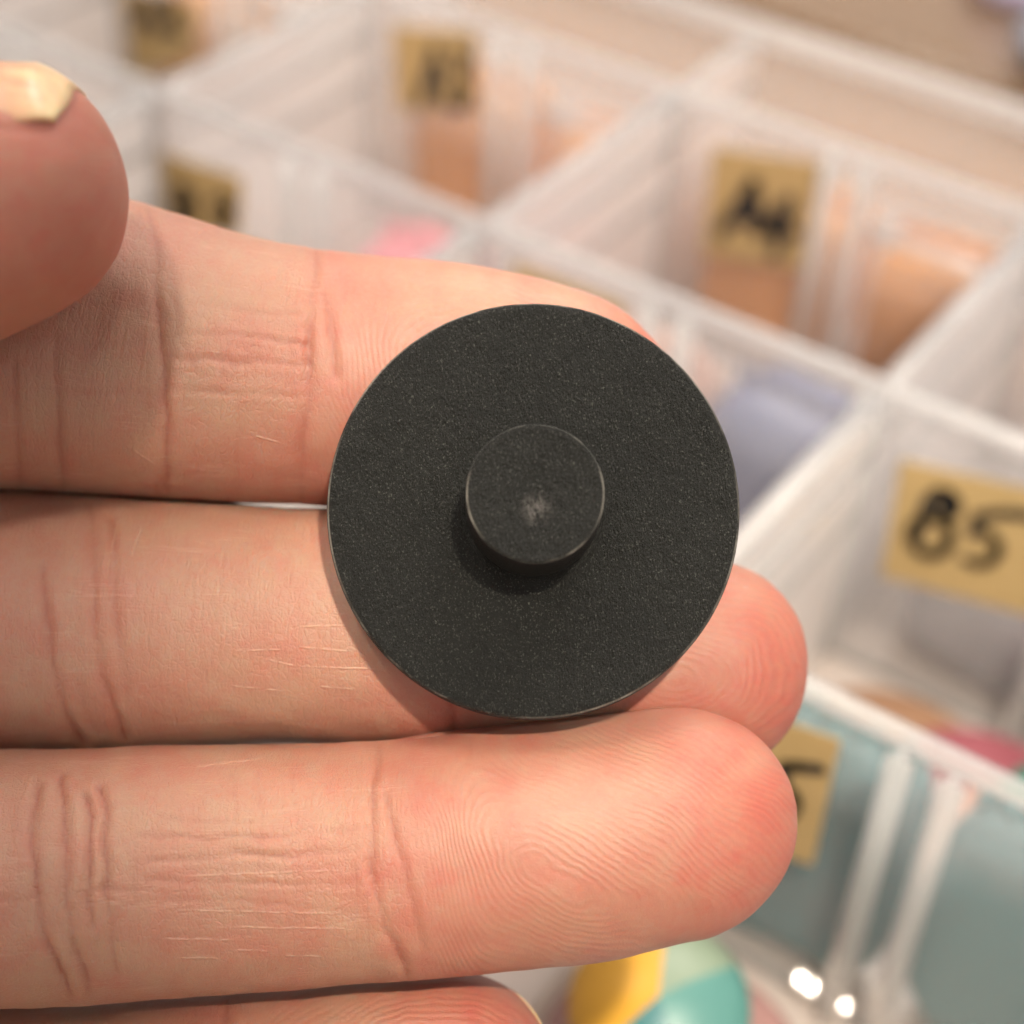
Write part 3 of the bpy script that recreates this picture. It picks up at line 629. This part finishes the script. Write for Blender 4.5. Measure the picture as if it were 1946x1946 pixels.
    k.b.inputs['Subsurface Radius'].default_value = (1.0, 0.36, 0.20)
    return k.m
M['skin'] = skin_mat()
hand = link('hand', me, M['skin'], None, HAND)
tag(hand, 'open left hand with light skin, palm up, holding the black knob on its fingers', 'hand')

# nails: curved plates following each fingertip
def nail_mat():
    k = N('nail'); fr = k.attr('free'); co = k.n('ShaderNodeTexCoord').outputs['Object']
    st = k.noise(k.mapping(co, (60, 900, 900)), 1.0, 3)
    a = k.ramp(k.math('ADD', fr, k.math('MULTIPLY', k.math('SUBTRACT', st, .5), .15)), 0.42, 0.55)
    c = k.mix(a, rgba(0.46, 0.25, 0.15), k.mix(st, rgba(0.56, 0.44, 0.24), rgba(0.66, 0.54, 0.32)))
    bump = k.n('ShaderNodeBump', {'Height': st, 'Strength': 0.25, 'Distance': 0.00008})
    return k.set(Base_Color=c, Roughness=0.4, Normal=bump, Subsurface_Weight=0.5, Subsurface_Scale=0.0006)
M['nail'] = nail_mat()
def nail(name, d_root, d_edge, mid_deg, half_deg, lift, round_=1.6, white=0.12):
    """d_root, d_edge: mm from the tip (edge may be negative: past the tip); mid_deg: where on the finger's round it sits"""
    S = sweeps[name]; nu, nv = 46, 40; v = []; fr = []
    base_u = S['T']-d_root; end_u = S['T']-max(d_edge, 0.6)
    for j in range(nu+1):
        s = j/nu; dd = d_root+(d_edge-d_root)*s
        for i in range(nv+1):
            a = -1+2*i/nv; th_ = rad(mid_deg+half_deg*a)
            dd2 = dd+round_*abs(a)**4*s**2     # rounded free edge
            u = min(S['T']-dd2, S['T']-2.2); u = u if u > 0 else 0
            C = [np.interp(u, S['U'], S['C'][:, q]) for q in range(5)]
            B = np.array([np.interp(u, S['U'], S['B'][:, q]) for q in range(3)]); Nn = np.array([np.interp(u, S['U'], S['N'][:, q]) for q in range(3)])
            # the plate keeps its breadth where the flesh rounds off
            cap = np.interp(S['T']-dd2, S['U'], S['cap']) if dd2 > 0 else 0
            keep = max(cap, min(cap+0.055, 1-0.022*max(0, 7-dd2)-0.0030*max(0, 7-dd2)**2))
            hw, ht = C[3]*keep, C[4]*keep
            T3 = np.cross(B, Nn); T3 = T3 if T3[0] > 0 else -T3
            over = max(0, (S['T']-dd2)-u)
            e = 2/2.15; cs, sn = math.cos(th_), math.sin(th_)
            lift_ = lift*(0.70+0.30*(1-a**4))
            q = np.array(C[:3])+B*(hw+lift_)*np.sign(cs)*abs(cs)**e+Nn*(ht+lift_)*np.sign(sn)*abs(sn)**e+T3*over
            v.append(q); fr.append(s)
    v = np.array(v); m = nv+1; f = []
    ctr = v.mean(0); top = v; th0 = 0.24
    # inner side, pulled towards the finger's axis
    ax = np.array([np.interp(max(0, S['T']-6), S['U'], S['C'][:, q]) for q in range(3)])
    inner = v-(v-ax)/np.linalg.norm(v-ax, axis=1)[:, None]*th0
    n0 = len(v); vv = np.concatenate([v, inner])
    for j in range(nu):
        for i in range(nv): a = j*m+i; f.append((a, a+1, a+m+1, a+m)); f.append((n0+a, n0+a+m, n0+a+m+1, n0+a+1))
    edge = [i for i in range(nv)]+[j*m+nv for j in range(nu)]+[nu*m+nv-i for i in range(nv)]+[(nu-j)*m for j in range(nu)]
    for i, a in enumerate(edge): b = edge[(i+1) % len(edge)]; f.append((a, n0+a, n0+b, b))
    mm = pyd('nail', vv*0.001, f, True)
    at = mm.attributes.new('free', 'FLOAT', 'POINT'); at.data.foreach_set('value', np.array(fr+fr, np.float32)*0.5/(1-white)/1.0)
    o = link('nail', mm, M['nail']); o.parent = hand; return o
nail('thumb', 15, 0.75, 22, 58, 0.11, round_=0.9, white=0.04)
nail('little', 10.5, -1.3, -90, 58, 0.12)
nail('ring', 11, 0.6, -90, 58, 0.05); nail('middle', 11.5, 0.6, -90, 58, 0.05); nail('index', 11, 0.6, -90, 58, 0.05)
